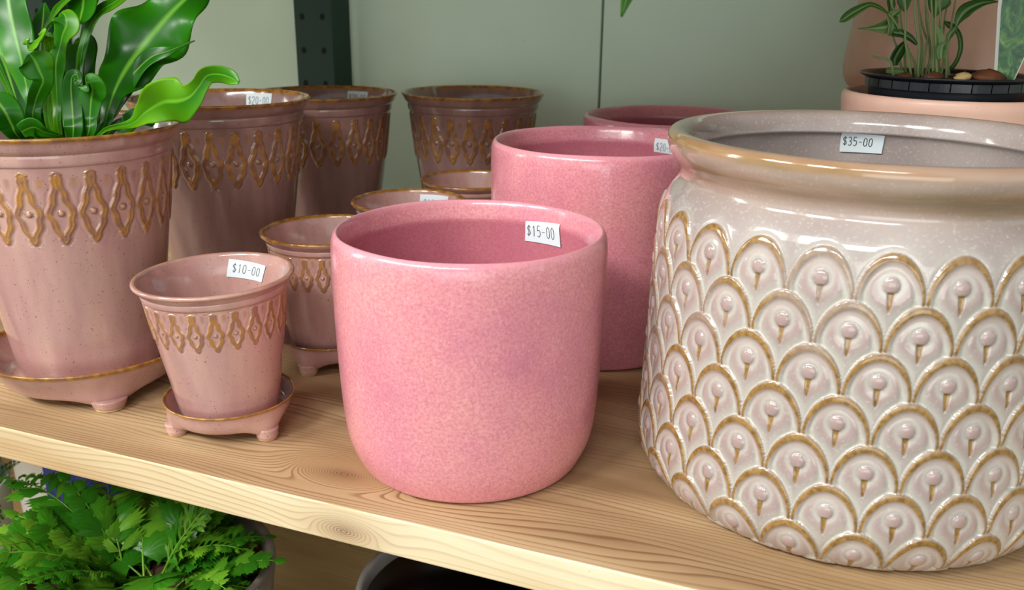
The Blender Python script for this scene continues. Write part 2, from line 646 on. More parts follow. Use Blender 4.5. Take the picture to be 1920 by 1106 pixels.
# ------------------------------------------------------------------ glazed pots
def diamonds(zc_top, Hh, cell, s, zbands, hrim):
    """wavy diamond outlines with a bead, amber where the glaze breaks"""
    N = 22
    ts = np.array([-.03, .03, .10, .22, .34, .48, .58, .70, .82, .93, 1.0])
    ws = np.array([0, .0032, .0034, .0040, .0052, .0077, .0087, .0074, .0051, .0030, .0010]) * s

    def fn(TH, Z, Rr, outer):
        u = (TH / (2 * PI) * N) % 1.0 - .5
        du = np.abs(u) * 2 * PI * Rr / N
        t = (zc_top - Z) / Hh
        wo = np.interp(t, ts, ws) + np.where((t > .08) & (t < .92), .00052 * s * np.sin(t * 2 * PI * 4.2 + np.sign(u) * .5), 0)
        slope = np.gradient(np.interp(np.linspace(-.1, 1.1, 200), ts, ws), 1.2 / 199 * Hh)
        sl = np.interp(t, np.linspace(-.1, 1.1, 200), slope)
        d = (du - (wo - .0021 * s)) / np.sqrt(1 + np.minimum(sl * sl, 1.6))
        inb = (t > -.05) & (t < 1.03) & outer
        ridge = np.exp(-(d / (.0020 * s)) ** 4)
        mid = np.exp(-(d / (.0006 * s)) ** 2)
        endm = sstep(-.05, .0, t) * (1 - sstep(.985, 1.03, t))
        ridge = ridge * endm * inb
        mid = mid * endm * inb
        bx = np.hypot(du, Z - (zc_top - .56 * Hh))
        bead = np.clip(1 - (bx / (.0021 * s)) ** 2, 0, 1) ** .5 * inb
        beadring = np.exp(-((bx - .0019 * s) / (.0006 * s)) ** 2) * inb
        D = .00120 * s * ridge - .00060 * s * mid + .0014 * s * bead - .0004 * s * np.exp(-((d - .0034 * s) / (.0009 * s)) ** 2) * inb
        am = np.clip(ridge * (1 - .38 * np.exp(-(d / (.0011 * s)) ** 2)) + .8 * beadring, 0, 1)
        # amber stain between the tips of the diamonds
        gap = np.exp(-((du - np.pi * Rr / N) / (.0022 * s)) ** 2) * sstep(.0, .05, t) * (1 - sstep(.12, .3, t)) * outer
        am = np.clip(am + .45 * gap, 0, 1)
        for z0, wd, amt in zbands:
            am = np.clip(am + amt * np.exp(-((Z - z0) / wd) ** 2) * outer, 0, 1)
        am = np.clip(am + .95 * sstep(hrim - .0050 * s, hrim - .0016 * s, Z), 0, 1)
        return D * np.ones_like(Z), {'amber': am}
    return fn


def prof_large():
    outer = [(0, 0), (.043, 0), (.0458, .0006), (.0470, .003), (.0492, .012), (.0537, .043), (.0592, .08), (.0640, .115), (.0680, .1500),
             (.0684, .1545), (.0680, .1556), (.0696, .1562), (.0706, .1575), (.0712, .1625), (.0708, .1640), (.0722, .1650), (.0738, .1668),
             (.0760, .1715), (.0775, .1738), (.0770, .1750), (.0755, .1752)]
    inner = [(.0738, .1742), (.0722, .1700), (.0700, .1620), (.0655, .135), (.0590, .090), (.0500, .03), (.0460, .014), (.040, .011), (0, .011)]
    return outer, inner


def prof_small():
    outer = [(0, 0), (.0270, 0), (.0292, .0004), (.0302, .002), (.0322, .009), (.0352, .028), (.0385, .047), (.0415, .067), (.0434, .0800),
             (.0437, .0823), (.0434, .0829), (.0444, .0834), (.0450, .0845), (.0453, .0868), (.0450, .0875), (.0458, .0880), (.0470, .0893),
             (.0482, .0906), (.0492, .0918), (.0494, .0930), (.0487, .0940), (.0474, .0942)]
    inner = [(.0460, .0936), (.0450, .0915), (.0432, .0850), (.0400, .070), (.0350, .040), (.0305, .015), (.028, .009), (0, .008)]
    return outer, inner


def full_profile(outer, inner, band, step):
    P = [(a, b, 1) for a, b in outer] + [(a, b, 0) for a, b in inner]
    core = chaikin(P, 2)
    core[:, 2] = (core[:, 2] > .5)
    return refine(core, band[0], band[1], step)


def inner_radius(inner):
    zs = np.array([b for a, b in inner])[::-1]
    rs = np.array([a for a, b in inner])[::-1]
    return lambda z: float(np.interp(z, zs, rs))


oL, iL = prof_large()
oS, iS = prof_small()
PL = full_profile(oL, iL, (.104, .155), .00055)
PS = full_profile(oS, iS, (.052, .083), .00042)
dispL = diamonds(.1530, .0465, 0, 1.0, ((.1550, .0009, .7), (.1642, .0006, .35)), .1752)
dispS = diamonds(.0812, .0250, 0, .60, ((.0826, .0006, .7), (.0877, .0004, .3)), .0940)
dispF = diamonds(.0812, .0250, 0, .60, ((.0826, .0006, .5), (.0916, .0005, .6)), .0962)

GLY = {
    '$': [[(.9, 1.25), (.55, 1.42), (.15, 1.25), (.12, .98), (.5, .8), (.88, .6), (.85, .3), (.5, .12), (.1, .3)], [(.5, 1.6), (.5, -.05)]],
    '1': [[(.25, 1.2), (.55, 1.5), (.55, 0)]],
    '0': [[(.5, 1.5), (.15, 1.25), (.1, .75), (.15, .25), (.5, 0), (.85, .25), (.9, .75), (.85, 1.25), (.5, 1.5)]],
    '5': [[(.85, 1.5), (.2, 1.5), (.15, .85), (.5, .95), (.85, .75), (.88, .3), (.5, 0), (.12, .15)]],
    '3': [[(.12, 1.35), (.5, 1.5), (.85, 1.25), (.8, .95), (.45, .8), (.85, .62), (.88, .25), (.5, 0), (.1, .15)]],
    '2': [[(.12, 1.2), (.3, 1.48), (.7, 1.48), (.86, 1.15), (.7, .8), (.12, 0), (.9, 0)]],
    '-': [[(.1, .72), (.9, .72)]],
}


def sticker(parent, rin, corners, text, box_=(.08, .25, .92, .75), lw=.00045, gap=.0004):
    """price label stuck on the inner wall; corners TL TR BR BL as (angle deg, z)"""
    C4 = np.array(corners, float)

    def pt(s, t, off):
        q = (C4[0] * (1 - s) + C4[1] * s) * (1 - t) + (C4[3] * (1 - s) + C4[2] * s) * t
        r = rin(q[1]) - off
        return (r * math.cos(R(q[0])), r * math.sin(R(q[0])), q[1])
    nx, ny = 14, 5
    V, F = [], []
    for lay in (gap, gap + .00015):
        for j in range(ny + 1):
            for i in range(nx + 1):
                V.append(pt(i / nx, j / ny, lay))
    n1 = (nx + 1) * (ny + 1)
    for j in range(ny):
        for i in range(nx):
            a = j * (nx + 1) + i
            F.append((a, a + 1, a + nx + 2, a + nx + 1))
            F.append((n1 + a, n1 + a + nx + 1, n1 + a + nx + 2, n1 + a + 1))
    st = mesh_obj('price_sticker', V, F, STICKER, parent, True)
    st['label'] = 'small white price sticker'
    mb = MB()
    x0, y0, x1, y1 = box_
    wtot = len(text)
    wid = np.linalg.norm(np.subtract(pt(1, .5, 0), pt(0, .5, 0)))
    hei = np.linalg.norm(np.subtract(pt(.5, 1, 0), pt(.5, 0, 0)))
    for gi, ch in enumerate(text):
        cx0 = x0 + (x1 - x0) * gi / wtot
        cw = (x1 - x0) / wtot * .74
        for line in GLY[ch]:
            P = spline(line, len(line) * 4) if len(line) > 3 else spline(line, 8) if ch != '1' else np.array(line)
            Q = np.array([(cx0 + cw * a, y1 - (y1 - y0) * b / 1.5) for a, b in P])
            vs, fs = [], []
            for i in range(len(Q)):
                d = Q[min(i + 1, len(Q) - 1)] - Q[max(i - 1, 0)]
                dm = np.array([d[0] * wid, d[1] * hei])
                dm /= np.linalg.norm(dm) + 1e-12
                nn = np.array([-dm[1] / wid, dm[0] / hei]) * lw / 2
                vs += [pt(*(Q[i] + nn), gap + .0003), pt(*(Q[i] - nn), gap + .0003)]
            for i in range(len(Q) - 1):
                fs.append((2 * i, 2 * i + 1, 2 * i + 3, 2 * i + 2))
            mb.add(vs, fs)
    mb.build('price_text', INK, st, False)
    return st


def place(o, x, y, z, rz=0, tilt=(0, 0)):
    o.location = (x, y, z)
    o.rotation_euler = (R(tilt[0]), R(tilt[1]), R(rz))
    return o


G_L = 'tall tapered mauve pots with amber diamond relief'
G_S = 'small tapered mauve pots with amber diamond relief'
G_P = 'smooth pink cylinder pots'

# tall tapered pots: one planted with a bird's nest fern, three more behind it
big = lathe_obj('tapered_flower_pot', PL, 22 * 26, MAUVE_SHADED, None, dispL)
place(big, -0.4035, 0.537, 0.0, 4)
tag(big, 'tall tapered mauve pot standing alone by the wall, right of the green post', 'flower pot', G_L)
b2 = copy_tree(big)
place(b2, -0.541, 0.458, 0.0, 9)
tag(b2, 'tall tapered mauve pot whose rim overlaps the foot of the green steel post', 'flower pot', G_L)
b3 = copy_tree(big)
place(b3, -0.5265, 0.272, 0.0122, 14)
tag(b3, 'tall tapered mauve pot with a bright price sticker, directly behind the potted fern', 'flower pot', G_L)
rL = inner_radius(iL)
sticker(b3, rL, [(109 - 14, .1715), (88 - 14, .1715), (88 - 14, .158), (109 - 14, .158)], '$20-00')
sticker(b2, rL, [(101 - 9, .1695), (80 - 9, .1695), (80 - 9, .156), (101 - 9, .156)], '$20-00')


# footed saucers
def saucer(rim_r, rim_z, floor_z, base_r, loc, rot, label, group, k=1.0):
    t = empty('footed_saucer', (loc[0], loc[1], 0), rot)
    tag(t, label, 'plant saucer', group)
    fb = floor_z - .0035 * k
    prof = [(0, fb, 1), (base_r * .7, fb, 1), (base_r * .97, fb + .0004, 1), (base_r * 1.05, fb + .002, 1), (base_r * 1.13, fb + (rim_z - fb) * .35, 1),
            (rim_r * .955, rim_z - .0042 * k, 1), (rim_r * .995, rim_z - .0018 * k, 1), (rim_r, rim_z - .0006, 1), (rim_r * .985, rim_z, 1),
            (rim_r * .965, rim_z - .0006, 0), (rim_r * .94, rim_z - .004 * k, 0), (base_r * 1.09, floor_z + .003 * k, 0), (base_r * .98, floor_z, 0), (0, floor_z, 0)]
    P = chaikin(prof, 2)
    P[:, 2] = P[:, 2] > .5
    P = refine(P, -1, rim_z - .001, .0012)

    def fn(TH, Z, Rr, outer):
        am = np.clip(sstep(rim_z - .0036 * k, rim_z - .0012 * k, Z), 0, 1) * .95
        D = np.zeros_like(Z)
        for a in (0, 120, 240):
            g = np.exp(-(((TH - R(a) + PI) % (2 * PI) - PI) / .30) ** 2)
            m = sstep(base_r * .72, base_r * 1.0, Rr) * outer
            hz = sstep(rim_z * .95, fb, Z)
            D = D + g * m * hz * (fb * .62 * np.exp(-((Rr - base_r * .98) / (base_r * .16)) ** 2) + .0022 * k)
        return D, {'amber': am}
    lathe_obj('dish', P, 150, MAUVE, t, fn)
    for a in (0, 120, 240):
        fr = .0084 * k
        f = lathe_obj('foot', chaikin([(0, .0006), (fr * .72, .0006), (fr * .95, .0016 * k), (fr * 1.03, .0040 * k), (fr * 1.02, fb * .62), (fr * 1.08, fb * .90), (fr * 1.12, fb + .0008), (0, fb + .001)], 2), 28,
                      MAUVE, t, lambda TH, Z, Rr, o_: (np.zeros_like(Z), {'amber': np.zeros_like(Z)}))
        f.location = (base_r * 1.03 * math.cos(R(a)), base_r * 1.03 * math.sin(R(a)), 0)
        s = lathe_obj('sole', [(0, 0), (fr * .76, 0), (fr * .86, .0006), (fr * .86, .0013), (0, .0013)], 28, UNGLAZED, f)
        s['label'] = 'unglazed cream sole'
    return t


G_SA = 'three footed mauve saucers'
FX, FY = -0.508, 0.084
saucer(.0735, .0325, .0122, .0550, (FX, FY), -36, 'large three footed mauve saucer with amber rim under the potted fern', G_SA, 1.35)
saucer(.0700, .0300, .0118, .0520, (-0.5265, 0.272), 20, 'three footed mauve saucer under the tall pot directly behind the fern pot', G_SA, 1.3)

# small tapered pots on saucers, in a row running back from the shelf edge
small = lathe_obj('tapered_flower_pot', PS, 22 * 24, MAUVE, None, dispS)
rS = inner_radius(iS)
small_front_mesh = lathe_obj('tapered_flower_pot', PS, 22 * 24, MAUVE, None, dispF)
place(small, -0.3690, 0.0623, 0.0106, 3, (1.2, -1.4))
tag(small, 'small tapered mauve pot priced ten dollars at the front of the shelf', 'flower pot', G_S)
spots = [(-0.3700, 0.1880, 10, 'second small tapered mauve pot back, partly behind the front pink pot'),
         (-0.3630, 0.3060, 17, 'small tapered mauve pot with white sticker seen over the front pink pot rim'),
         (-0.3530, 0.4170, 5, 'rearmost small tapered mauve pot with only its amber rim showing by the back pink pots')]
smalls = [small]
small_back = small_front_mesh.data
for x, y, rz, lb in spots:
    c = copy_tree(small)
    place(c, x, y, 0.0106, rz)
    tag(c, lb, 'flower pot', G_S)
    smalls.append(c)
small.data = small_back
bpy.data.objects.remove(small_front_mesh, do_unlink=True)
sticker(small, rS, [(113.5, .0903), (77.5, .0868), (81.5, .0757), (117, .0788)], '$10-00', (.12, .22, .90, .72), .00034)
sticker(smalls[2], rS, [(104 - 17, .0895), (64 - 17, .0905), (64 - 17, .0785), (104 - 17, .0775)], '$10-00', (.12, .35, .90, .85), .00034)
for (x, y, rot, lb) in ((-0.3690, 0.0623, -14, 'small three footed mauve saucer with amber rim under the front ten dollar pot'),
                        (-0.3700, 0.1880, 30, 'small three footed saucer under the second small pot, partly behind the front pink pot'),
                        (-0.3630, 0.3060, -20, 'small footed saucer hidden under the third small mauve pot from the front'),
                        (-0.3530, 0.4170, 10, 'small footed saucer hidden under the rearmost small mauve pot')):
    saucer(.0418, .0236, .0105, .0335, (x, y), rot, lb, G_SA, .82)


# pink cylinders
def pink_pot(Rm, h, base, name='cylinder_flower_pot'):
    k = Rm / .0805
    outer = [(0, 0), (base * .96, 0), (base * 1.02, .0012), (base * 1.055, .005), (.0755 * k, .018), (.0780 * k, .040), (.0797 * k, .072), (.0806 * k, h * .72),
             (.0808 * k, h - .012), (.0805 * k, h - .006), (.0797 * k, h - .0022), (.0778 * k, h), (.0765 * k, h - .0002)]
    inner = [(.0752 * k, h - .0024), (.0735 * k, h - .008), (.0722 * k, h - .0125), (.0728 * k, h - .017), (.0735 * k, h - .03), (.0735 * k, h * .4), (.070 * k, .020), (.062 * k, .011), (0, .010)]
    P = chaikin([(a, b, 1) for a, b in outer] + [(a, b, 0) for a, b in inner], 2)
    P[:, 2] = P[:, 2] > .5
    P = refine(P, 0, h, .004)
    def fn(TH, Z, Rr, o_):
        lipm = sstep(h - .0050, h - .0005, Z)
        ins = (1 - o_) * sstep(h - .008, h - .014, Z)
        # hand-finished wall: faint vertical flats
        D = .00022 * np.sin(TH * 3 + 1) + .00012 * np.sin(TH * 7 + Z * 22)
        return D * sstep(.0, .02, Z) * sstep(.02, .06, Rr), {'amber': lipm, 'inside': ins * np.ones_like(Z)}
    o = lathe_obj(name, P, 160, PINK, None, fn)
    return o, inner_radius(inner)


p1, r1 = pink_pot(.0800, .1435, .0660)
place(p1, -0.2090, 0.0901, 0)
tag(p1, 'pink cylinder pot priced fifteen dollars at the middle front of the shelf', 'flower pot', G_P)
sticker(p1, r1, [(83.5, .1325), (62.0, .1345), (61.0, .1195), (84.0, .1190)], '$15-00', (.05, .20, .86, .72), .00042)
p2, r2 = pink_pot(.0865, .1660, .0740)
place(p2, -0.1947, 0.3124, 0, 40)
tag(p2, 'larger pink cylinder pot directly behind the front pink pot, left of the beige pot', 'flower pot', G_P)
sticker(p2, r2, [(70.5 - 40, .1590), (52 - 40, .1590), (52 - 40, .1475), (70.5 - 40, .1475)], '$20-00', (.1, .3, .95, .85), .0004)
p3 = copy_tree(p2)
for ch in [q for q in bpy.data.objects if q.parent == p3]:
    for c2 in [q for q in bpy.data.objects if q.parent == ch]:
        bpy.data.objects.remove(c2, do_unlink=True)
    bpy.data.objects.remove(ch, do_unlink=True)
place(p3, -0.1776, 0.5020, 0, 90)
tag(p3, 'rearmost pink cylinder pot by the wall with only its rim and rosy inside showing', 'flower pot', G_P)

# beige scalloped pot
NC = 24
ROWZ = [.1655 - .0228 * k for k in range(8)]
HS = .0228


def scallops(TH, Z, Rr, outer):
    deg = np.degrees(TH)
    kk = np.full(Z.shape, -1)
    q_in = np.full(Z.shape, 9.0)
    dux = np.zeros(Z.shape)
    hw = Rr * R(7.5)
    qs = []
    for k in range(8):
        off = -98.6 if k % 2 == 0 else -91.1
        u = ((deg - off + 7.5) % 15.0) - 7.5
        x = u / 7.5
        du = u * PI / 180 * Rr
        zc = ROWZ[k] - HS
        zt = zc + HS * np.sqrt(np.clip(1 - x * x, 0, 1))
        inside = (Z <= zt) & outer
        q = np.where(Z > zc, np.sqrt((du / hw) ** 2 + ((Z - zc) / HS) ** 2), np.abs(x))
        qs.append(q)
        kk = np.where(inside, k, kk)
        q_in = np.where(inside, q, q_in)
        dux = np.where(inside, du, dux)
    d_in = (1 - q_in) * .0178
    zk = np.array(ROWZ + [0])[kk]
    # distance to the outline of the scales lying over this one (row below), and, on the plain shoulder, to the first row
    d_out = np.full(Z.shape, 1.0)
    for k in range(8):
        d_out = np.where((kk == k - 1), np.minimum(d_out, np.abs(qs[k] - 1) * .0178), d_out)
    has = (kk >= 0) & outer
    x = np.abs(dux) / np.maximum(hw, 1e-6)
    bandw = .0031 - .0015 * np.clip((x - .62) / .38, 0, 1)
    c = .0016
    amber = sstep(-.0002, .0007, d_in) * (1 - sstep(bandw - .0007, bandw + .0004, d_in))
    ridge = np.exp(-((d_in - .0016) / .0018) ** 4)
    white_in = np.exp(-((d_in - .0046) / .0011) ** 2)
    white_out = np.exp(-(d_out / .0030) ** 2)
    zr = Z - zk
    pr = np.hypot(dux, (zr + .0143) * .92)
    pin = np.clip(1 - (pr / .0035) ** 2, 0, 1)
    tw = np.interp(zr, [-.0275, -.0245, -.0185, -.016], [.0001, .0008, .0014, .0014])
    tail = (1 - sstep(tw - .0003, tw + .0003, np.abs(dux))) * sstep(-.0278, -.0262, zr) * (1 - sstep(-.0178, -.0170, zr))
    halo = np.exp(-((pr - .0052) / .0012) ** 2)
    ring = np.exp(-((pr - .0078) / .0020) ** 2)
    h = has.astype(float)
    D = h * (.00085 * ridge - .00060 * np.exp(-((d_in - .0050) / .0016) ** 2) + .0014 * np.sqrt(pin) - .0007 * tail * (1 - pin)
             + .0005 * np.exp(-((pr - .0085) / .003) ** 2) - .0007 * np.exp(-(d_out / .0016) ** 2))
    D = D - .0005 * (~has) * outer * np.exp(-(d_out / .0012) ** 2)
    D = D * sstep(.001, .006, Z)
    A = h * np.clip(amber + tail * (1 - sstep(.15, .4, pin)), 0, 1)
    Wt = np.clip(h * np.clip(.9 * white_in + .65 * halo, 0, 1) + .9 * white_out * outer * np.where(kk >= 0, 1, .45), 0, 1) * (1 - A) * (1 - sstep(.05, .3, pin * h))
    Ro = h * np.clip(.7 * ring + np.sqrt(pin), 0, 1) * (1 - A)
    lip = np.exp(-((Z - .1870) / .0090) ** 2) * .75 * outer + np.exp(-((Z - .2000) / .0030) ** 2) * 1.0 * outer + np.exp(-((Z - .2028) / .0014) ** 2) * .35
    lip = np.clip(lip, 0, 1) * (Z > .16)
    return D, {'amber': A, 'white': Wt, 'rosy': Ro, 'lip': lip * np.ones_like(Z)}


oB = [(0, 0), (.1000, 0), (.1045, .0010), (.1095, .0045), (.1150, .0120), (.1183, .0215), (.1188, .032), (.1180, .048), (.1168, .074), (.1160, .108), (.1150, .137),
      (.1141, .152), (.1126, .162), (.1092, .1695), (.1052, .1745), (.1032, .1785), (.1042, .1835), (.1088, .1885), (.1112, .1930), (.1122, .1975), (.1117, .2010), (.1098, .2030), (.1072, .2036)]
iB = [(.1040, .2028), (.1000, .2000), (.0982, .1965), (.0972, .1925), (.0968, .1905), (.0985, .1893), (.1000, .1875), (.1015, .182), (.1030, .17), (.1075, .12), (.108, .05), (.104, .02), (.09, .011), (0, .010)]
PB = full_profile(oB, iB, (.0008, .171), .00045)
beige = lathe_obj('scalloped_flower_pot', PB, NC * 64, BEIGE, None, scallops)
place(beige, 0.0050, 0.1510, 0)
tag(beige, 'large beige glazed pot covered in raised fish scale scallops, priced thirty five dollars', 'flower pot')
rB = inner_radius(iB)
sticker(beige, rB, [(102.6, .1905), (87.2, .1895), (87.6, .1775), (102.2, .1775)], '$35-00', (.06, .22, .78, .66), .0005, .0010)


# ------------------------------------------------------------------ leaves
def leaf(pts, shade, wav, twist, mat, parent, name='leaf', n=60, cols=17, N0=(.34, -.88, .34), fold=.06, phase=0.0, lobes=0):
    P = spline(pts, n)
    C, Wd = P[:, :3], np.maximum(P[:, 3], .0004)
    T = np.gradient(C, axis=0)
    T /= np.linalg.norm(T, axis=1)[:, None] + 1e-9
    N = np.array(N0, float)
    N /= np.linalg.norm(N)
    seglen = np.r_[0, np.cumsum(np.linalg.norm(np.diff(C, axis=0), axis=1))]
    V, A, Rb = [], [], []
    prev = None
    for i in range(n):
        X = np.cross(T[i], N)
        if np.linalg.norm(X) < .15 and prev is not None: X = prev
        X /= np.linalg.norm(X) + 1e-9
        if prev is not None and X @ prev < 0: X = -X
        prev = X
        Nn = np.cross(X, T[i])
        a = R(twist)
        X2 = X * math.cos(a) + Nn * math.sin(a)
        N2 = np.cross(X2, T[i])
        w = Wd[i] / 2
        for j in range(cols):
            c = -1 + 2 * j / (cols - 1)
            ph = phase + (1.7 if c > 0 else 0)
            wv = wav * w * 2 * abs(c) ** 1.6 * math.sin(seglen[i] * 2 * PI / .042 + ph)
            q = C[i] + X2 * (w * c) + N2 * (fold * w * (abs(c) - .3) + wv)
            V.append(q)
            A.append(min(1, max(0, shade + .22 * abs(c) - .1 + .12 * math.sin(seglen[i] * 60 + ph))))
            Rb.append(math.exp(-(c / .055) ** 2))
    F = [(i * cols + j, i * cols + j + 1, (i + 1) * cols + j + 1, (i + 1) * cols + j) for i in range(n - 1) for j in range(cols - 1)]
    o = mesh_obj(name, V, F, mat, parent, True, {'shade': A, 'rib': Rb})
    m = o.modifiers.new('thickness', 'SOLIDIFY')
    m.thickness = .0005
    m.offset = 0
    return o


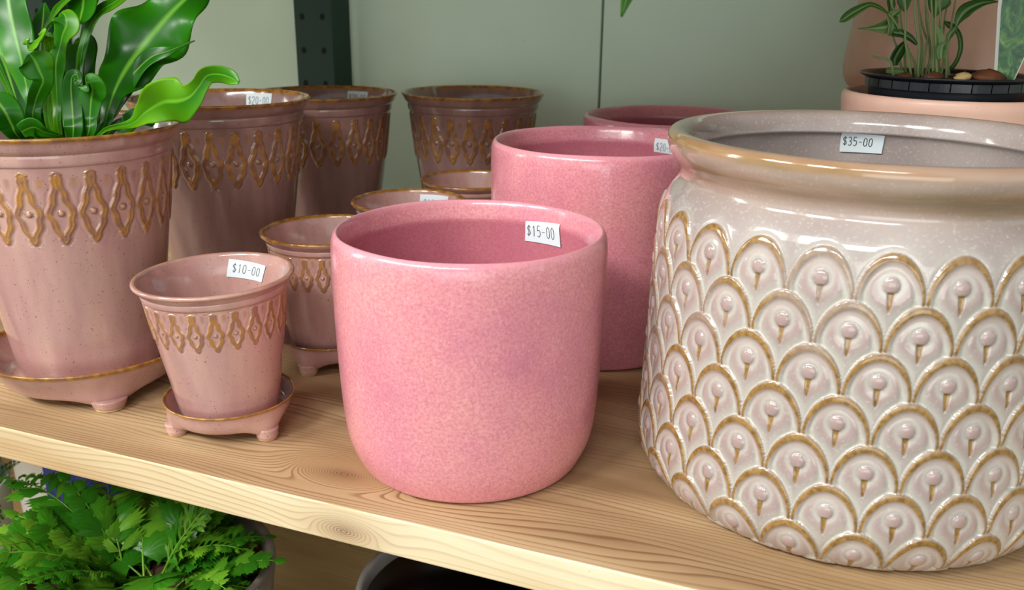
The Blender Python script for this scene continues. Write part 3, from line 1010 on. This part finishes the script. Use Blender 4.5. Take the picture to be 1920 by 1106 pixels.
FERN_LEAVES = [
 (0.35,0.16,0,[(-0.4768,0.09,0.1782,0.0052),(-0.4765,0.0959,0.1949,0.0096),(-0.4781,0.1054,0.2077,0.0167),(-0.4771,0.116,0.2208,0.0293),(-0.4741,0.1268,0.2324,0.0394),(-0.4673,0.1362,0.2452,0.0395),(-0.4588,0.148,0.2598,0.0325),(-0.4513,0.1608,0.272,0.0209),(-0.4493,0.176,0.2809,0.0055)]),
 (0.15,0.1,20,[(-0.491,0.1028,0.1757,0.0081),(-0.4882,0.1098,0.1928,0.0135),(-0.4819,0.1155,0.2084,0.0152),(-0.4711,0.1178,0.2192,0.0151),(-0.4579,0.1209,0.2297,0.0106),(-0.4433,0.1225,0.2343,0.0061),(-0.432,0.1226,0.238,0.0026),(-0.4234,0.1248,0.2413,0.0005)]),
 (0.85,0.2,-25,[(-0.4498,0.0747,0.1852,0.0021),(-0.4382,0.0758,0.1916,0.005),(-0.4269,0.0773,0.1994,0.0123),(-0.414,0.0789,0.2059,0.022),(-0.4014,0.0787,0.2074,0.023),(-0.3936,0.0805,0.2103,0.0137),(-0.3878,0.0827,0.2167,0.0088),(-0.3827,0.0846,0.223,0.0088),(-0.374,0.0861,0.224,0.0088),(-0.3657,0.0864,0.222,0.0071),(-0.36,0.0855,0.2196,0.0016)]),
 (0.5,0.07,10,[(-0.5121,0.0662,0.1978,0.0026),(-0.5169,0.0697,0.2131,0.0111),(-0.5221,0.0732,0.2293,0.0179),(-0.53,0.0781,0.2454,0.0222),(-0.5379,0.084,0.2615,0.0249),(-0.547,0.0918,0.2779,0.026),(-0.5593,0.1027,0.2906,0.0158)]),
 (0.6,0.05,30,[(-0.4988,0.0914,0.1907,0.0053),(-0.4998,0.0969,0.2074,0.0053),(-0.5015,0.102,0.2242,0.0053),(-0.5015,0.1064,0.2368,0.0079),(-0.499,0.1118,0.2494,0.0097),(-0.4977,0.1212,0.2586,0.0107),(-0.4926,0.1312,0.2654,0.0098),(-0.4904,0.1457,0.2724,0.0082),(-0.4877,0.1603,0.2787,0.0018)]),
 (0.7,0.1,-10,[(-0.5031,0.0774,0.1877,0.0043),(-0.5047,0.0811,0.2001,0.0052),(-0.5057,0.0837,0.215,0.0069),(-0.5055,0.0856,0.2267,0.0103),(-0.5027,0.0879,0.2366,0.0069),(-0.5003,0.0891,0.2441,0.0094),(-0.4971,0.0904,0.2507,0.0145),(-0.4986,0.0918,0.2563,0.0102),(-0.503,0.0931,0.2583,0.0026)]),
 (0.55,0.18,-30,[(-0.5006,0.0573,0.1918,0.0075),(-0.4998,0.059,0.2024,0.0075),(-0.4956,0.0602,0.2107,0.0091),(-0.4915,0.0607,0.2173,0.0099),(-0.4929,0.0601,0.2237,0.0156),(-0.4942,0.0593,0.2293,0.0164),(-0.4951,0.0578,0.2325,0.0098),(-0.4956,0.057,0.2341,0.0033)]),
 (0.9,0.1,-35,[(-0.5147,0.0896,0.2194,0.0044),(-0.5125,0.0884,0.2297,0.0043),(-0.5063,0.0828,0.2392,0.0051),(-0.5015,0.0753,0.2444,0.0075),(-0.4965,0.0653,0.2425,0.0099),(-0.4951,0.059,0.2392,0.0106),(-0.4961,0.0565,0.2396,0.0041)]),
 (0.35,0.06,0,[(-0.5252,0.1284,0.229,0.0037),(-0.5301,0.1388,0.2482,0.0056),(-0.5255,0.143,0.2713,0.0111),(-0.5131,0.1246,0.2694,0.017),(-0.505,0.1135,0.2611,0.0176),(-0.5014,0.1073,0.2553,0.0131),(-0.4995,0.1031,0.2508,0.0035)]),
 (0.75,0.06,35,[(-0.5258,0.0976,0.2062,0.0036),(-0.5258,0.0984,0.2407,0.0053),(-0.5233,0.0975,0.2484,0.0044),(-0.5187,0.0991,0.2543,0.0061),(-0.5151,0.1028,0.261,0.0078),(-0.5145,0.1122,0.2676,0.0079),(-0.5148,0.1263,0.2762,0.0036)]),
 (0.3,0.0,0,[(-0.4833,0.0713,0.1803,0.0102),(-0.4857,0.0748,0.1932,0.0111),(-0.488,0.0779,0.2045,0.0102),(-0.4886,0.0794,0.2127,0.0089),(-0.4877,0.0806,0.2185,0.0076),(-0.4818,0.0789,0.2201,0.0051),(-0.4789,0.0766,0.2166,0.0042),(-0.4819,0.076,0.2149,0.0034)]),
 (0.5,0.1,0,[(-0.4754,0.0765,0.1801,0.0081),(-0.477,0.0804,0.1931,0.0094),(-0.476,0.0823,0.2039,0.0119),(-0.4728,0.0814,0.2107,0.0152),(-0.4717,0.0789,0.2151,0.0126),(-0.4725,0.0765,0.2157,0.0033)]),
 (0.0,0.04,0,[(-0.5256,0.1105,0.178,0.0111),(-0.527,0.116,0.1956,0.0185),(-0.5316,0.1259,0.2128,0.0214),(-0.5368,0.1346,0.2275,0.0225),(-0.5403,0.1419,0.2362,0.018),(-0.5458,0.1467,0.24,0.0057)]),
 (0.05,0.04,15,[(-0.5134,0.0807,0.1763,0.0132),(-0.5151,0.0836,0.1863,0.0158),(-0.5166,0.0859,0.1947,0.0167),(-0.5215,0.0904,0.2001,0.0115),(-0.5241,0.0927,0.2032,0.0027)]),
 (0.65,0.05,40,[(-0.4961,0.0479,0.1923,0.0025),(-0.4969,0.0446,0.1999,0.0041),(-0.4982,0.0419,0.2097,0.0057),(-0.4986,0.0392,0.2186,0.0064),(-0.4997,0.0364,0.228,0.0064),(-0.5053,0.0374,0.237,0.0032)]),
 (0.2,0.04,10,[(-0.5247,0.0687,0.1866,0.0104),(-0.5309,0.072,0.203,0.0156),(-0.5378,0.075,0.2195,0.0173),(-0.5454,0.0772,0.2342,0.0191),(-0.5621,0.087,0.2486,0.0106)]),
 (0.35,0.08,-15,[(-0.4964,0.0394,0.1844,0.0082),(-0.4959,0.0366,0.192,0.0137),(-0.4963,0.0337,0.2003,0.016),(-0.5015,0.0338,0.2063,0.0136),(-0.5066,0.0334,0.2108,0.0032)]),
 (0.4,0.12,-50,[(-0.4845,0.0256,0.1865,0.0032),(-0.4773,0.0274,0.1902,0.0071),(-0.471,0.0308,0.1929,0.0103),(-0.4674,0.0355,0.1895,0.0064),(-0.4616,0.0424,0.1866,0.0024)]),
 (0.15,0.05,0,[(-0.5558,0.1125,0.1853,0.0056),(-0.5653,0.1236,0.2116,0.0113),(-0.5716,0.1346,0.2338,0.0143),(-0.5765,0.1446,0.2518,0.0115),(-0.5815,0.1524,0.2636,0.0019)]),
 (0.25,0.06,0,[(-0.5264,0.1053,0.1967,0.0055),(-0.534,0.1114,0.2225,0.01),(-0.5387,0.1156,0.2398,0.0091),(-0.5365,0.1195,0.2485,0.0055)]),
 (0.55,0.06,25,[(-0.521,0.0923,0.2017,0.0044),(-0.5226,0.0949,0.211,0.008),(-0.5236,0.0983,0.2219,0.0098),(-0.5213,0.0988,0.2306,0.0115),(-0.5216,0.0974,0.2332,0.0053)]),
 (0.1,0.06,0,[(-0.4745,0.0972,0.1801,0.0053),(-0.461,0.0936,0.1874,0.0104),(-0.4477,0.0897,0.1936,0.0102),(-0.4338,0.0841,0.1942,0.0084),(-0.4249,0.0807,0.1909,0.0025)]),
 (0.5,0.05,0,[(-0.5608,0.0888,0.1876,0.0055),(-0.5782,0.1021,0.2126,0.0148),(-0.5868,0.1079,0.2389,0.0222),(-0.5936,0.1144,0.2652,0.0222),(-0.5976,0.119,0.2827,0.0055)]),
 (0.8,0.05,0,[(-0.5135,0.0802,0.1911,0.0044),(-0.5155,0.0881,0.216,0.0061),(-0.5144,0.0904,0.2312,0.0052),(-0.5141,0.0909,0.2387,0.0052),(-0.5144,0.0909,0.2454,0.0026)]),
]


fern = empty('potted_fern', (FX, FY, 0.0122))
tag(fern, 'glossy bird nest fern with wavy strap leaves planted in a tall tapered mauve pot', 'potted plant')
fp = copy_tree(big, fern)
fp.name = 'pot'
fp.material_slots[0].link = 'OBJECT'
fp.material_slots[0].material = MAUVE
fp.location = (0, 0, 0)
fp.rotation_euler = (0, 0, R(9.4))
for k in ('label', 'category', 'group'):
    if k in fp: del fp[k]


def soil_disc(parent, r, z, mat, seed, name='soil', amp=.002):
    rg = random.Random(seed)
    V, F = [(0, 0, z + amp)], []
    rings, seg = 8, 40
    for i in range(1, rings + 1):
        for k in range(seg):
            a = 2 * PI * k / seg
            V.append((r * i / rings * math.cos(a), r * i / rings * math.sin(a), z + (rg.uniform(-amp, amp) if i < rings else 0)))
    for k in range(seg):
        F.append((0, 1 + k, 1 + (k + 1) % seg))
    for i in range(rings - 1):
        for k in range(seg):
            a = 1 + i * seg
            F.append((a + k, a + seg + k, a + seg + (k + 1) % seg, a + (k + 1) % seg))
    return mesh_obj(name, V, F, mat, parent, True)


soil_disc(fern, .0690, .156, SOIL, 3)
rg = random.Random(5)
CROWN = Vector((FX + .0, FY + .005, .170))
for li, (sh, wv, tw, pts) in enumerate(FERN_LEAVES):
    P = [tuple(p) for p in pts]
    loc = [(x - FX, y - FY, z - .0122, w_) for x, y, z, w_ in P]
    loc = [(x, y, z, w_ * 1.22) for x, y, z, w_ in loc]
    # root of the blade reaches down to the crown in the soil
    x0, y0, z0, w0 = loc[0]
    rr_ = math.hypot(x0, y0)
    k_ = min(1, .045 / max(rr_, 1e-6))
    loc = [(x0 * k_ * .55, y0 * k_ * .55, .155, max(w0 * .35, .004))] + [(x0 * k_, y0 * k_, max(z0, .1725) if z0 < .17 else z0, w0)] + loc[1:]
    leaf(loc, sh * .8, wv, tw, FERN_LEAF, fern, phase=li * 1.3)
# white strip standing in for the rim of a plastic inner pot
b = MB(); b.box(-.020, .020, -.004, .004, 0, .0008)
pl = b.build('plant_label', WHITE_PLASTIC, None, False)
place(pl, FX - .010, FY - .058, .1805, 18, (0, 8))
tag(pl, 'white plastic strip standing in for the inner pot rim, left front of fern pot', 'plant label')

# ------------------------------------------------------------------ right rear: terracotta pots and a nursery plant
def simple_pot(name, prof, mat, parent=None, seg=96):
    return lathe_obj(name, chaikin(prof, 2), seg, mat, parent)


pale = simple_pot('terracotta_pot', [(0, 0), (.052, 0), (.056, .002), (.062, .08), (.0675, .165), (.0710, .196), (.0722, .2035), (.0712, .2085), (.0680, .2095), (.0655, .2070), (.0635, .195), (.057, .09), (.050, .018), (0, .015)], PALE_TERRA)
place(pale, .0490, .3600, 0)
tag(pale, 'pale pink terracotta pot holding the black nursery pot behind the beige pot', 'flower pot')
pale2 = simple_pot('terracotta_pot', [(0, 0), (.064, 0), (.068, .002), (.078, .10), (.0860, .180), (.0885, .188), (.0885, .1945), (.0860, .1950), (.0835, .190), (.074, .09), (.062, .016), (0, .014)], PALE_TERRA)
place(pale2, .0680, .5480, 0)
tag(pale2, 'terracotta pot hidden behind, carrying the upside down pot by the wall', 'flower pot')
rear = simple_pot('terracotta_pot', [(.0770, .010), (.0830, .0030), (.0860, .0003), (.0915, .0010), (.0960, .0070), (.0985, .0160), (.0978, .030), (.0935, .065), (.0860, .115), (.0780, .165), (.0740, .186), (.070, .190), (0, .190)], TERRACOTTA)
place(rear, .0680, .5480, .1952)
tag(rear, 'tall terracotta brown pot turned upside down against the wall behind the nursery plant', 'flower pot')

NX, NY = .0470, .3560
np_ = empty('potted_houseplant', (NX, NY, .0160))
tag(np_, 'leafy green houseplant with many thin stems in a black nursery pot', 'potted plant')
pot = MB()
lathe_obj('nursery_pot', chaikin([(0, 0), (.036, 0), (.038, .003), (.0515, .192), (.0520, .1985), (.0535, .1995), (.0540, .2035), (.0575, .2042), (.0590, .2055), (.0588, .2066), (.0560, .2066), (.0530, .2050), (.0505, .20), (.0350, .005), (0, .004)], 2), 96, BLACK_PLASTIC, np_)
for k in range(26):        # moulded lugs under the rim
    a = 2 * PI * k / 26
    b = MB()
    n = 5
    V = []
    for zz in (.1975, .2030):
        for rr2 in (.0515, .0545):
            for i in range(n):
                q = a + (i / (n - 1) - .5) * .225
                V.append((rr2 * math.cos(q), rr2 * math.sin(q), zz))
    F = []
    for i in range(n - 1):
        F += [(i, i + 1, n + i + 1, n + i), (2 * n + i, 3 * n + i, 3 * n + i + 1, 2 * n + i + 1), (n + i, n + i + 1, 3 * n + i + 1, 3 * n + i)]
    F += [(0, n, 3 * n, 2 * n), (n - 1, 3 * n - 1, 4 * n - 1, 2 * n - 1)]
    b.add(V, F)
    b.build('lug', BLACK_PLASTIC, np_, False)
soil_disc(np_, .0512, .2030, SOIL, 8)

NURSERY_STEMS = [[(0.0276,0.3495,0.2224),(0.0259,0.3495,0.24),(0.0202,0.3495,0.2616),(0.0171,0.3495,0.2765)],
[(0.0295,0.3618,0.2217),(0.0284,0.3618,0.2396),(0.025,0.3618,0.2542),(0.0205,0.3618,0.2767)],
[(0.0307,0.3548,0.2214),(0.0306,0.3548,0.2377),(0.0303,0.3548,0.2545),(0.0245,0.3548,0.2766)],
[(0.0332,0.3642,0.2209),(0.0354,0.3642,0.236),(0.0294,0.3642,0.2484),(0.0241,0.3642,0.2615),(0.0199,0.3642,0.2767)],
[(0.0354,0.365,0.2209),(0.0339,0.365,0.2396),(0.0288,0.365,0.2579),(0.0255,0.365,0.2767)],
[(0.0371,0.3426,0.2225),(0.0352,0.3426,0.2405),(0.032,0.3426,0.2583),(0.0281,0.3426,0.2765)],
[(0.0397,0.3405,0.2227),(0.037,0.3405,0.2371),(0.0346,0.3405,0.2513),(0.0314,0.3405,0.2765)],
[(0.0429,0.3735,0.2206),(0.0396,0.3735,0.2394),(0.0383,0.3735,0.2579),(0.0377,0.3735,0.2769)],
[(0.0464,0.3504,0.2223),(0.0434,0.3504,0.2383),(0.0383,0.3504,0.2547),(0.0338,0.3504,0.2767)],
[(0.0211,0.3494,0.2288),(0.0161,0.3494,0.2449),(0.0147,0.3494,0.2579),(0.0116,0.3494,0.2765)],
[(0.0195,0.3798,0.224),(0.0163,0.3798,0.2423),(0.0121,0.3798,0.2574),(0.0083,0.3798,0.2753)],
[(0.0434,0.3588,0.2224),(0.045,0.3588,0.2401),(0.0451,0.3588,0.2583),(0.0453,0.3588,0.2754)],
[(0.0162,0.3735,0.2258),(0.0116,0.3735,0.2386),(0.0075,0.3735,0.2476)],
[(0.0249,0.3591,0.2284),(0.0204,0.3591,0.2357),(0.0118,0.3591,0.2518),(0.0026,0.3591,0.2627),(-0.0052,0.3591,0.2677)],
[(0.0486,0.3656,0.2229),(0.0435,0.3656,0.2435),(0.0489,0.3656,0.2539)],
[(0.0082,0.346,0.2301),(0.0022,0.346,0.2321),(-0.0051,0.346,0.2334)],
[(0.0038,0.3654,0.2751),(0.0039,0.3654,0.2693),(0.0067,0.3654,0.2642)],
[(0.0401,0.3747,0.2212),(0.0415,0.3747,0.2311),(0.0419,0.3747,0.2432),(0.0412,0.3747,0.258),(0.0411,0.3747,0.2682)],
]
NURSERY_LEAVES = [(0.35,[(0.0026,0.3559,0.2627,0.0012),(-0.0037,0.3559,0.2666,0.0036),(-0.0104,0.3559,0.2687,0.0044),(-0.0165,0.3559,0.2661,0.0062),(-0.0226,0.3559,0.2623,0.0071),(-0.0273,0.3559,0.2585,0.0053),(-0.03,0.3559,0.2564,0.0007)]),
(0.55,[(0.0067,0.3647,0.2642,0.0027),(0.006,0.3647,0.2582,0.008),(0.0023,0.3647,0.2537,0.0098),(-0.0034,0.3647,0.2525,0.0062),(-0.0099,0.3647,0.2521,0.0022),(-0.0172,0.3647,0.2518,0.0004)]),
(0.6,[(0.006,0.3619,0.2472,0.0053),(0.0068,0.3619,0.2546,0.0071),(0.0056,0.3619,0.2612,0.008),(0.0095,0.3619,0.2646,0.0027),(0.0115,0.3619,0.2651,0.0004)]),
(0.3,[(0.0471,0.3376,0.2545,0.0009),(0.0477,0.3376,0.2594,0.0053),(0.0508,0.3376,0.265,0.0098),(0.0555,0.3376,0.2685,0.0089),(0.0616,0.3376,0.2709,0.0062),(0.0699,0.3376,0.2717,0.0007)]),
(0.15,[(0.0117,0.3653,0.2261,0.0053),(0.0111,0.3653,0.2306,0.0089),(0.0132,0.3653,0.2367,0.0089),(0.0155,0.3653,0.2413,0.0053),(0.0166,0.3653,0.2436,0.0009)]),
(0.1,[(0.0245,0.3586,0.2418,0.0018),(0.0197,0.3586,0.2461,0.0044),(0.0143,0.3586,0.2489,0.0053),(0.0093,0.3586,0.2496,0.0053),(0.0074,0.3586,0.2503,0.0027)]),
(0.65,[(0.0386,0.3471,0.2419,0.0053),(0.0379,0.3471,0.2469,0.0071),(0.0358,0.3471,0.2519,0.0053),(0.035,0.3471,0.2554,0.0009)]),
(0.5,[(0.0407,0.3362,0.2331,0.0044),(0.0401,0.3362,0.2374,0.0062),(0.0402,0.3362,0.2416,0.0062),(0.0424,0.3362,0.2445,0.0009)]),
(0.3,[(0.0499,0.3696,0.2249,0.0036),(0.0531,0.3696,0.2318,0.0036),(0.0539,0.3696,0.2407,0.0044),(0.0512,0.3696,0.2495,0.0044),(0.0464,0.3696,0.2538,0.0062),(0.0433,0.3696,0.2559,0.0053),(0.0409,0.3696,0.258,0.0009)]),
(0.5,[(0.0441,0.3539,0.2447,0.0009),(0.0448,0.3539,0.249,0.0044),(0.0476,0.3539,0.2534,0.0027),(0.0489,0.3539,0.2584,0.0007)]),
(0.5,[(0.034,0.3638,0.2602,0.0009),(0.0338,0.3638,0.2667,0.0107),(0.0351,0.3638,0.2725,0.016),(0.0363,0.3638,0.2782,0.0053)]),
(0.45,[(0.014,0.3702,0.2635,0.0007),(0.0131,0.3702,0.2679,0.0062),(0.0121,0.3702,0.2723,0.0098),(0.0111,0.3702,0.2774,0.0044)]),
(0.7,[(0.0063,0.3636,0.223,0.0036),(0.0121,0.3636,0.2228,0.0053),(0.0165,0.3636,0.2226,0.0036),(0.0187,0.3636,0.2219,0.0007)]),
(0.2,[(0.0033,0.3718,0.2626,0.0005),(0.0041,0.3718,0.2678,0.0053),(0.0028,0.3718,0.2722,0.0053),(0.0015,0.3718,0.2766,0.0018)]),
]


for s in NURSERY_STEMS:
    P = [(x - NX, y - NY, z - .016) for x, y, z in s]
    x0, y0, z0 = P[0]
    if z0 < .215: P = [(x0 * .9, y0 * .9, .2025)] + P
    b = MB()
    Q = spline(P, 14)
    b.tube([tuple(q) for q in Q], [.0011 - .0005 * i / 13 for i in range(14)], 7)
    b.a = [.85] * len(b.v)
    b.build('stem', HOUSE_LEAF, np_, True, 'shade')
for i, (sh, pts) in enumerate(NURSERY_LEAVES):
    loc = [(x - NX, y - NY, z - .016, w_) for x, y, z, w_ in pts]
    leaf(loc, sh, .03, (-20, 15, 0, 25)[i % 4], HOUSE_LEAF, np_, n=26, cols=7, fold=.25, phase=i)
rg = random.Random(11)


def chunk(name, r, mat, parent, loc, seed, sq=(1, .7, .6)):
    g = random.Random(seed)
    bm_v, bm_f = [], []
    n, m_ = 9, 6
    for i in range(m_ + 1):
        ph = PI * i / m_
        for k in range(n):
            q = 2 * PI * k / n
            rr_ = r * (1 + g.uniform(-.38, .25))
            bm_v.append((rr_ * math.sin(ph) * math.cos(q) * sq[0], rr_ * math.sin(ph) * math.sin(q) * sq[1], rr_ * math.cos(ph) * sq[2]))
    for i in range(m_):
        for k in range(n):
            bm_f.append((i * n + k, (i + 1) * n + k, (i + 1) * n + (k + 1) % n, i * n + (k + 1) % n))
    o = mesh_obj(name, bm_v, bm_f, mat, parent, True)
    o.location = loc
    return o


chunk('bark_chip', .0100, BARK, np_, (.0230, -.030, .2070), 2, (1.25, .8, .48))
chunk('bark_chip', .0050, BARK, np_, (-.0280, -.022, .2045), 3)
chunk('bark_chip', .0055, BARK, np_, (-.0100, -.026, .2050), 4, (1.2, .8, .7))
chunk('pale_pebble', .0050, UNGLAZED, np_, (.0080, -.036, .2065), 6, (1.1, .8, .7))

# picture label pushed into the nursery pot
lab = empty('plant_label', (.0850, .3320, .1700), 0)
tag(lab, 'white edged picture label with green foliage stuck in the black nursery pot', 'plant label')


def mat_photo():
    m = NT('foliage_print')
    v = m.coord((1, 1, .6))
    a = m.noise(v, 130, 4, .6, 1.6)
    c = m.ramp(a, [(.32, srgb(16, 62, 40)), (.46, srgb(30, 104, 46)), (.58, srgb(86, 146, 66)), (.70, srgb(156, 176, 104))])
    m.set(Base_Color=c, Roughness=.35)
    return m.m


def prism(name, poly, y0, y1, mat, parent):
    n = len(poly)
    V = [(x, y0, z) for x, z in poly] + [(x, y1, z) for x, z in poly]
    F = [tuple(range(n)), tuple(range(n, 2 * n))[::-1]] + [(k, n + k, n + (k + 1) % n, (k + 1) % n) for k in range(n)]
    return mesh_obj(name, V, F, mat, parent, False)


prism('card', [(-.0095, .045), (.0010, .045), (.0180, .110), (.0180, .150), (-.0160, .150), (-.0150, .098)], 0, .0006, WHITE_PLASTIC, lab)
prism('foliage_picture', [(-.0074, .045), (.0002, .045), (.0168, .110), (.0168, .149), (-.0140, .149), (-.0128, .098)], -.0004, 0, mat_photo(), lab)
cc = [(.0050 + .0135 * math.cos(2 * PI * k / 40), .1150 + .0135 * math.sin(2 * PI * k / 40)) for k in range(40)]
ci = [(.0050 + .0129 * math.cos(2 * PI * k / 40), .1150 + .0129 * math.sin(2 * PI * k / 40)) for k in range(40)]
prism('circle_border', cc, -.0007, -.0004, simple('brown_print', srgb(110, 52, 30), .4), lab)
prism('cream_circle', ci, -.0010, -.0007, simple('cream_print', srgb(205, 200, 180), .4), lab)

# trailing vine over the front edge of the upper shelf
vine = empty('trailing_vine', (-.0930, -.0120, .4460))
tag(vine, 'green vine trailing from the upper shelf, one pointed leaf tip hanging down', 'vine')
b = MB()
b.tube([tuple(q) for q in spline([(0, .16, .0005), (0, .06, .0005), (0, .014, .001), (0, -.008, -.004), (.003, -.016, -.030), (.006, -.018, -.050), (.008, -.018, -.080)], 30)], .0011, 8)
b.a = [.4] * len(b.v)
b.build('stem', HOUSE_LEAF, vine, True, 'shade')
leaf([(.008, -.018, -.080, .003), (.012, -.019, -.100, .026), (.014, -.020, -.125, .034), (.010, -.020, -.152, .022), (.004, -.019, -.170, .0085), (.0005, -.018, -.1825, .0008)], .35, .03, 20, HOUSE_LEAF, vine, n=30)

# ------------------------------------------------------------------ lower shelf
ZL = -.36


def frond(parent, base, az, length, elev, droop, rg, style, zmax, mat=None, shade=.4):
    """arching rachis with paired leaflets"""
    n = 16
    P = []
    p = Vector(base)
    el = R(elev)
    a = R(az)
    for i in range(n):
        P.append(p.copy())
        st = length / (n - 1)
        d = Vector((math.cos(a) * math.cos(el), math.sin(a) * math.cos(el), math.sin(el)))
        p = p + d * st
        if p.z > zmax: p.z = zmax; el = min(el, 0)
        el -= R(droop) / (n - 1)
        a += R(rg.uniform(-2, 2))
    b = MB()
    b.tube(P, [.0010 - .0006 * i / (n - 1) for i in range(n)], 5)
    b.a = [min(1, shade + .15)] * len(b.v)

    def leaflet(o, d, nrm, L, wdt, lob, sh):
        d = d.normalized()
        s = d.cross(nrm).normalized()
        nn = s.cross(d)
        if style == 'cut':
            # narrow forked segments
            for f in (-.45, .0, .45):
                dd = (d + s * f * 1.1).normalized()
                s2 = dd.cross(nn).normalized()
                L2 = L * (1 - abs(f) * .25)
                o2 = o + d * (L * .3 if f else 0)
                vs = [o2 - s2 * wdt * .10, o2 + s2 * wdt * .10, o2 + dd * L2 * .6 + s2 * wdt * .16 + nn * L * .06, o2 + dd * L2 + nn * L * .02,
                      o2 + dd * L2 * .6 - s2 * wdt * .16 + nn * L * .06]
                b.add(vs, [(0, 1, 2, 4), (4, 2, 3)], sh)
            return
        m = 13
        inner, outer_ = [], []
        for i in range(m):
            t = -1 + 2 * i / (m - 1)
            ang = t * (1.25 if style == 'fan' else .62)
            rad = L * (1 + (.09 if style == 'fan' else .13) * math.cos(i * PI * lob)) * (1 - .28 * abs(t) ** 2)
            v = d * math.cos(ang) * rad + s * math.sin(ang) * rad * wdt / L
            outer_.append(o + v + nn * (-.10 * L * abs(t) + rg.uniform(-.02, .02) * L))
            inner.append(o + v * .52 + nn * (.10 * L))
        vs = [o] + inner + outer_
        fs = [(0, 1 + i, 2 + i) for i in range(m - 1)] + [(1 + i, 1 + m + i, 2 + m + i, 2 + i) for i in range(m - 1)]
        b.add(vs, fs, sh)
    up_ = Vector((0, 0, 1))
    step = 2 if style == 'fan' else 1
    for i in range(3, n, step):
        t = i / (n - 1)
        T = (P[min(i + 1, n - 1)] - P[i - 1]).normalized()
        side = T.cross(up_)
        if side.length < .1: side = Vector((1, 0, 0))
        side.normalize()
        nrm = side.cross(T).normalized()
        size = length * (.25 if style == 'fan' else .215 if style == 'lobe' else .22) * math.sin(PI * min(1, .18 + t * .80)) ** .7 * rg.uniform(.85, 1.15)
        for sg in (-1, 1):
            if style == 'fan' and rg.random() < .12: continue
            d = (side * sg + T * rg.uniform(.45, .8) + nrm * rg.uniform(-.1, .3))
            leaflet(P[i], d, nrm + side * rg.uniform(-.35, .35), size, size * (.62 if style != 'cut' else .6), 1.0, min(1, max(0, shade + rg.uniform(-.2, .25))))
    T = (P[-1] - P[-2]).normalized()
    leaflet(P[-1], T, up_, length * .12, length * .08, 1.0, shade)
    n_ = len(b.v)
    return mesh_obj('frond', b.v, b.f, mat or FROND, parent, True, {'shade': b.a, 'rib': [0] * n_})


def leafy(name, x, y, r, rimz, prof, mats, label, nfr, seed, zmax, styles, shade, lens, elevs=(10, 70), azc=None):
    t = empty(name, (x, y, ZL))
    tag(t, label, 'potted plant')
    pot_ = lathe_obj('pot', chaikin(prof, 2), 96, mats[0], t)
    sz = rimz - ZL - .022
    soil_disc(t, r * .86, sz, SOIL, seed)
    g = random.Random(seed)
    for i in range(nfr):
        az = 360 * i / nfr * 2.618 + g.uniform(-12, 12) if azc is None else azc + g.uniform(-70, 70)
        b0 = (r * .45 * math.cos(R(az)) * g.random(), r * .45 * math.sin(R(az)) * g.random(), sz)
        st = styles[i % len(styles)]
        frond(t, b0, az, g.uniform(*lens) * (1 - .22 * math.cos(R(az))), g.uniform(*elevs), g.uniform(30, 95), g, st, zmax - ZL, shade=shade + g.uniform(-.15, .15))
    return t


hp = .21
leafy('potted_fern', -.482, .083, .095, ZL + hp,
      [(0, 0), (.070, 0), (.074, .002), (.086, .10), (.0945, .185), (.0975, .200), (.0972, .2080), (.0940, hp), (.0900, .2085), (.0880, .200), (.084, .15), (.070, .02), (0, .018)],
      (STONE,), 'bushy green fern with lobed leaflets in a rough brown planter on the lower shelf', 50, 21, -.034,
      ('lobe', 'fan', 'lobe', 'cut', 'fan', 'fan'), .55, (.070, .112), (8, 78))
# red-brown inside of the planter
for t_ in [o for o in bpy.data.objects if o.name.startswith('potted_fern') and o.location.z < -.3]:
    lin = lathe_obj('clay_lining', [(.0872, .196), (.0835, .15), (.072, .05), (.0825, .15), (.0864, .1962), (.0872, .196)], 72, STONE_IN, t_)
    lin['label'] = 'red brown unglazed inside'

leafy('potted_fern', -.735, .112, .048, ZL + hp,
      [(0, 0), (.036, 0), (.038, .002), (.044, .12), (.0490, .200), (.0500, .207), (.0488, hp), (.0462, .208), (.045, .19), (.036, .02), (0, .018)],
      (WHITE_PLASTIC,), 'dark leafy fern in a small white pot at the far left of the lower shelf', 16, 33, -.045,
      ('lobe', 'cut'), .05, (.05, .085), (5, 60))

dark = lathe_obj('round_flower_pot', chaikin([(0, 0), (.070, 0), (.075, .002), (.088, .06), (.0930, .11), (.0935, .145), (.0925, .156), (.0900, .160), (.0865, .158), (.0850, .150), (.083, .10), (.070, .02), (0, .018)], 2), 110, GREY_GLAZE)
dl = lathe_obj('inner_glaze', [(.0835, .146), (.0822, .10), (.0690, .022), (0, .020), (0, .0195), (.0686, .0215), (.0815, .10), (.0828, .146), (.0835, .146)], 90, DARK_IN, dark)
dl['label'] = 'black glazed inside'
place(dark, -.2720, .2190, ZL)
tag(dark, 'grey rimmed pot with a black inside on the lower shelf under the front pink pot', 'flower pot')

tub = empty('plastic_tub', (-.893, .400, ZL))
tag(tub, 'white plastic tub with a blue printed label behind the ferns on the lower shelf', 'tub')
lathe_obj('bucket', chaikin([(0, 0), (.078, 0), (.080, .002), (.084, .20), (.0850, .232), (.0885, .235), (.0885, .245), (.0855, .246), (.0830, .240), (.078, .006), (0, .005)], 2), 90, WHITE_PLASTIC, tub)
V, F = [], []
na = 26
for j, (zz, rr_) in enumerate(((.004, .0805), (.185, .0850), (.185, .0845), (.004, .0800))):
    for i in range(na):
        q = R(-76 + 100 * i / (na - 1))
        V.append((rr_ * math.cos(q), rr_ * math.sin(q), zz))
for j in range(3):
    for i in range(na - 1):
        F.append((j * na + i, j * na + i + 1, (j + 1) * na + i + 1, (j + 1) * na + i))
mesh_obj('printed_label', V, F, BLUE_PRINT, tub, True)['label'] = 'deep blue printed label'
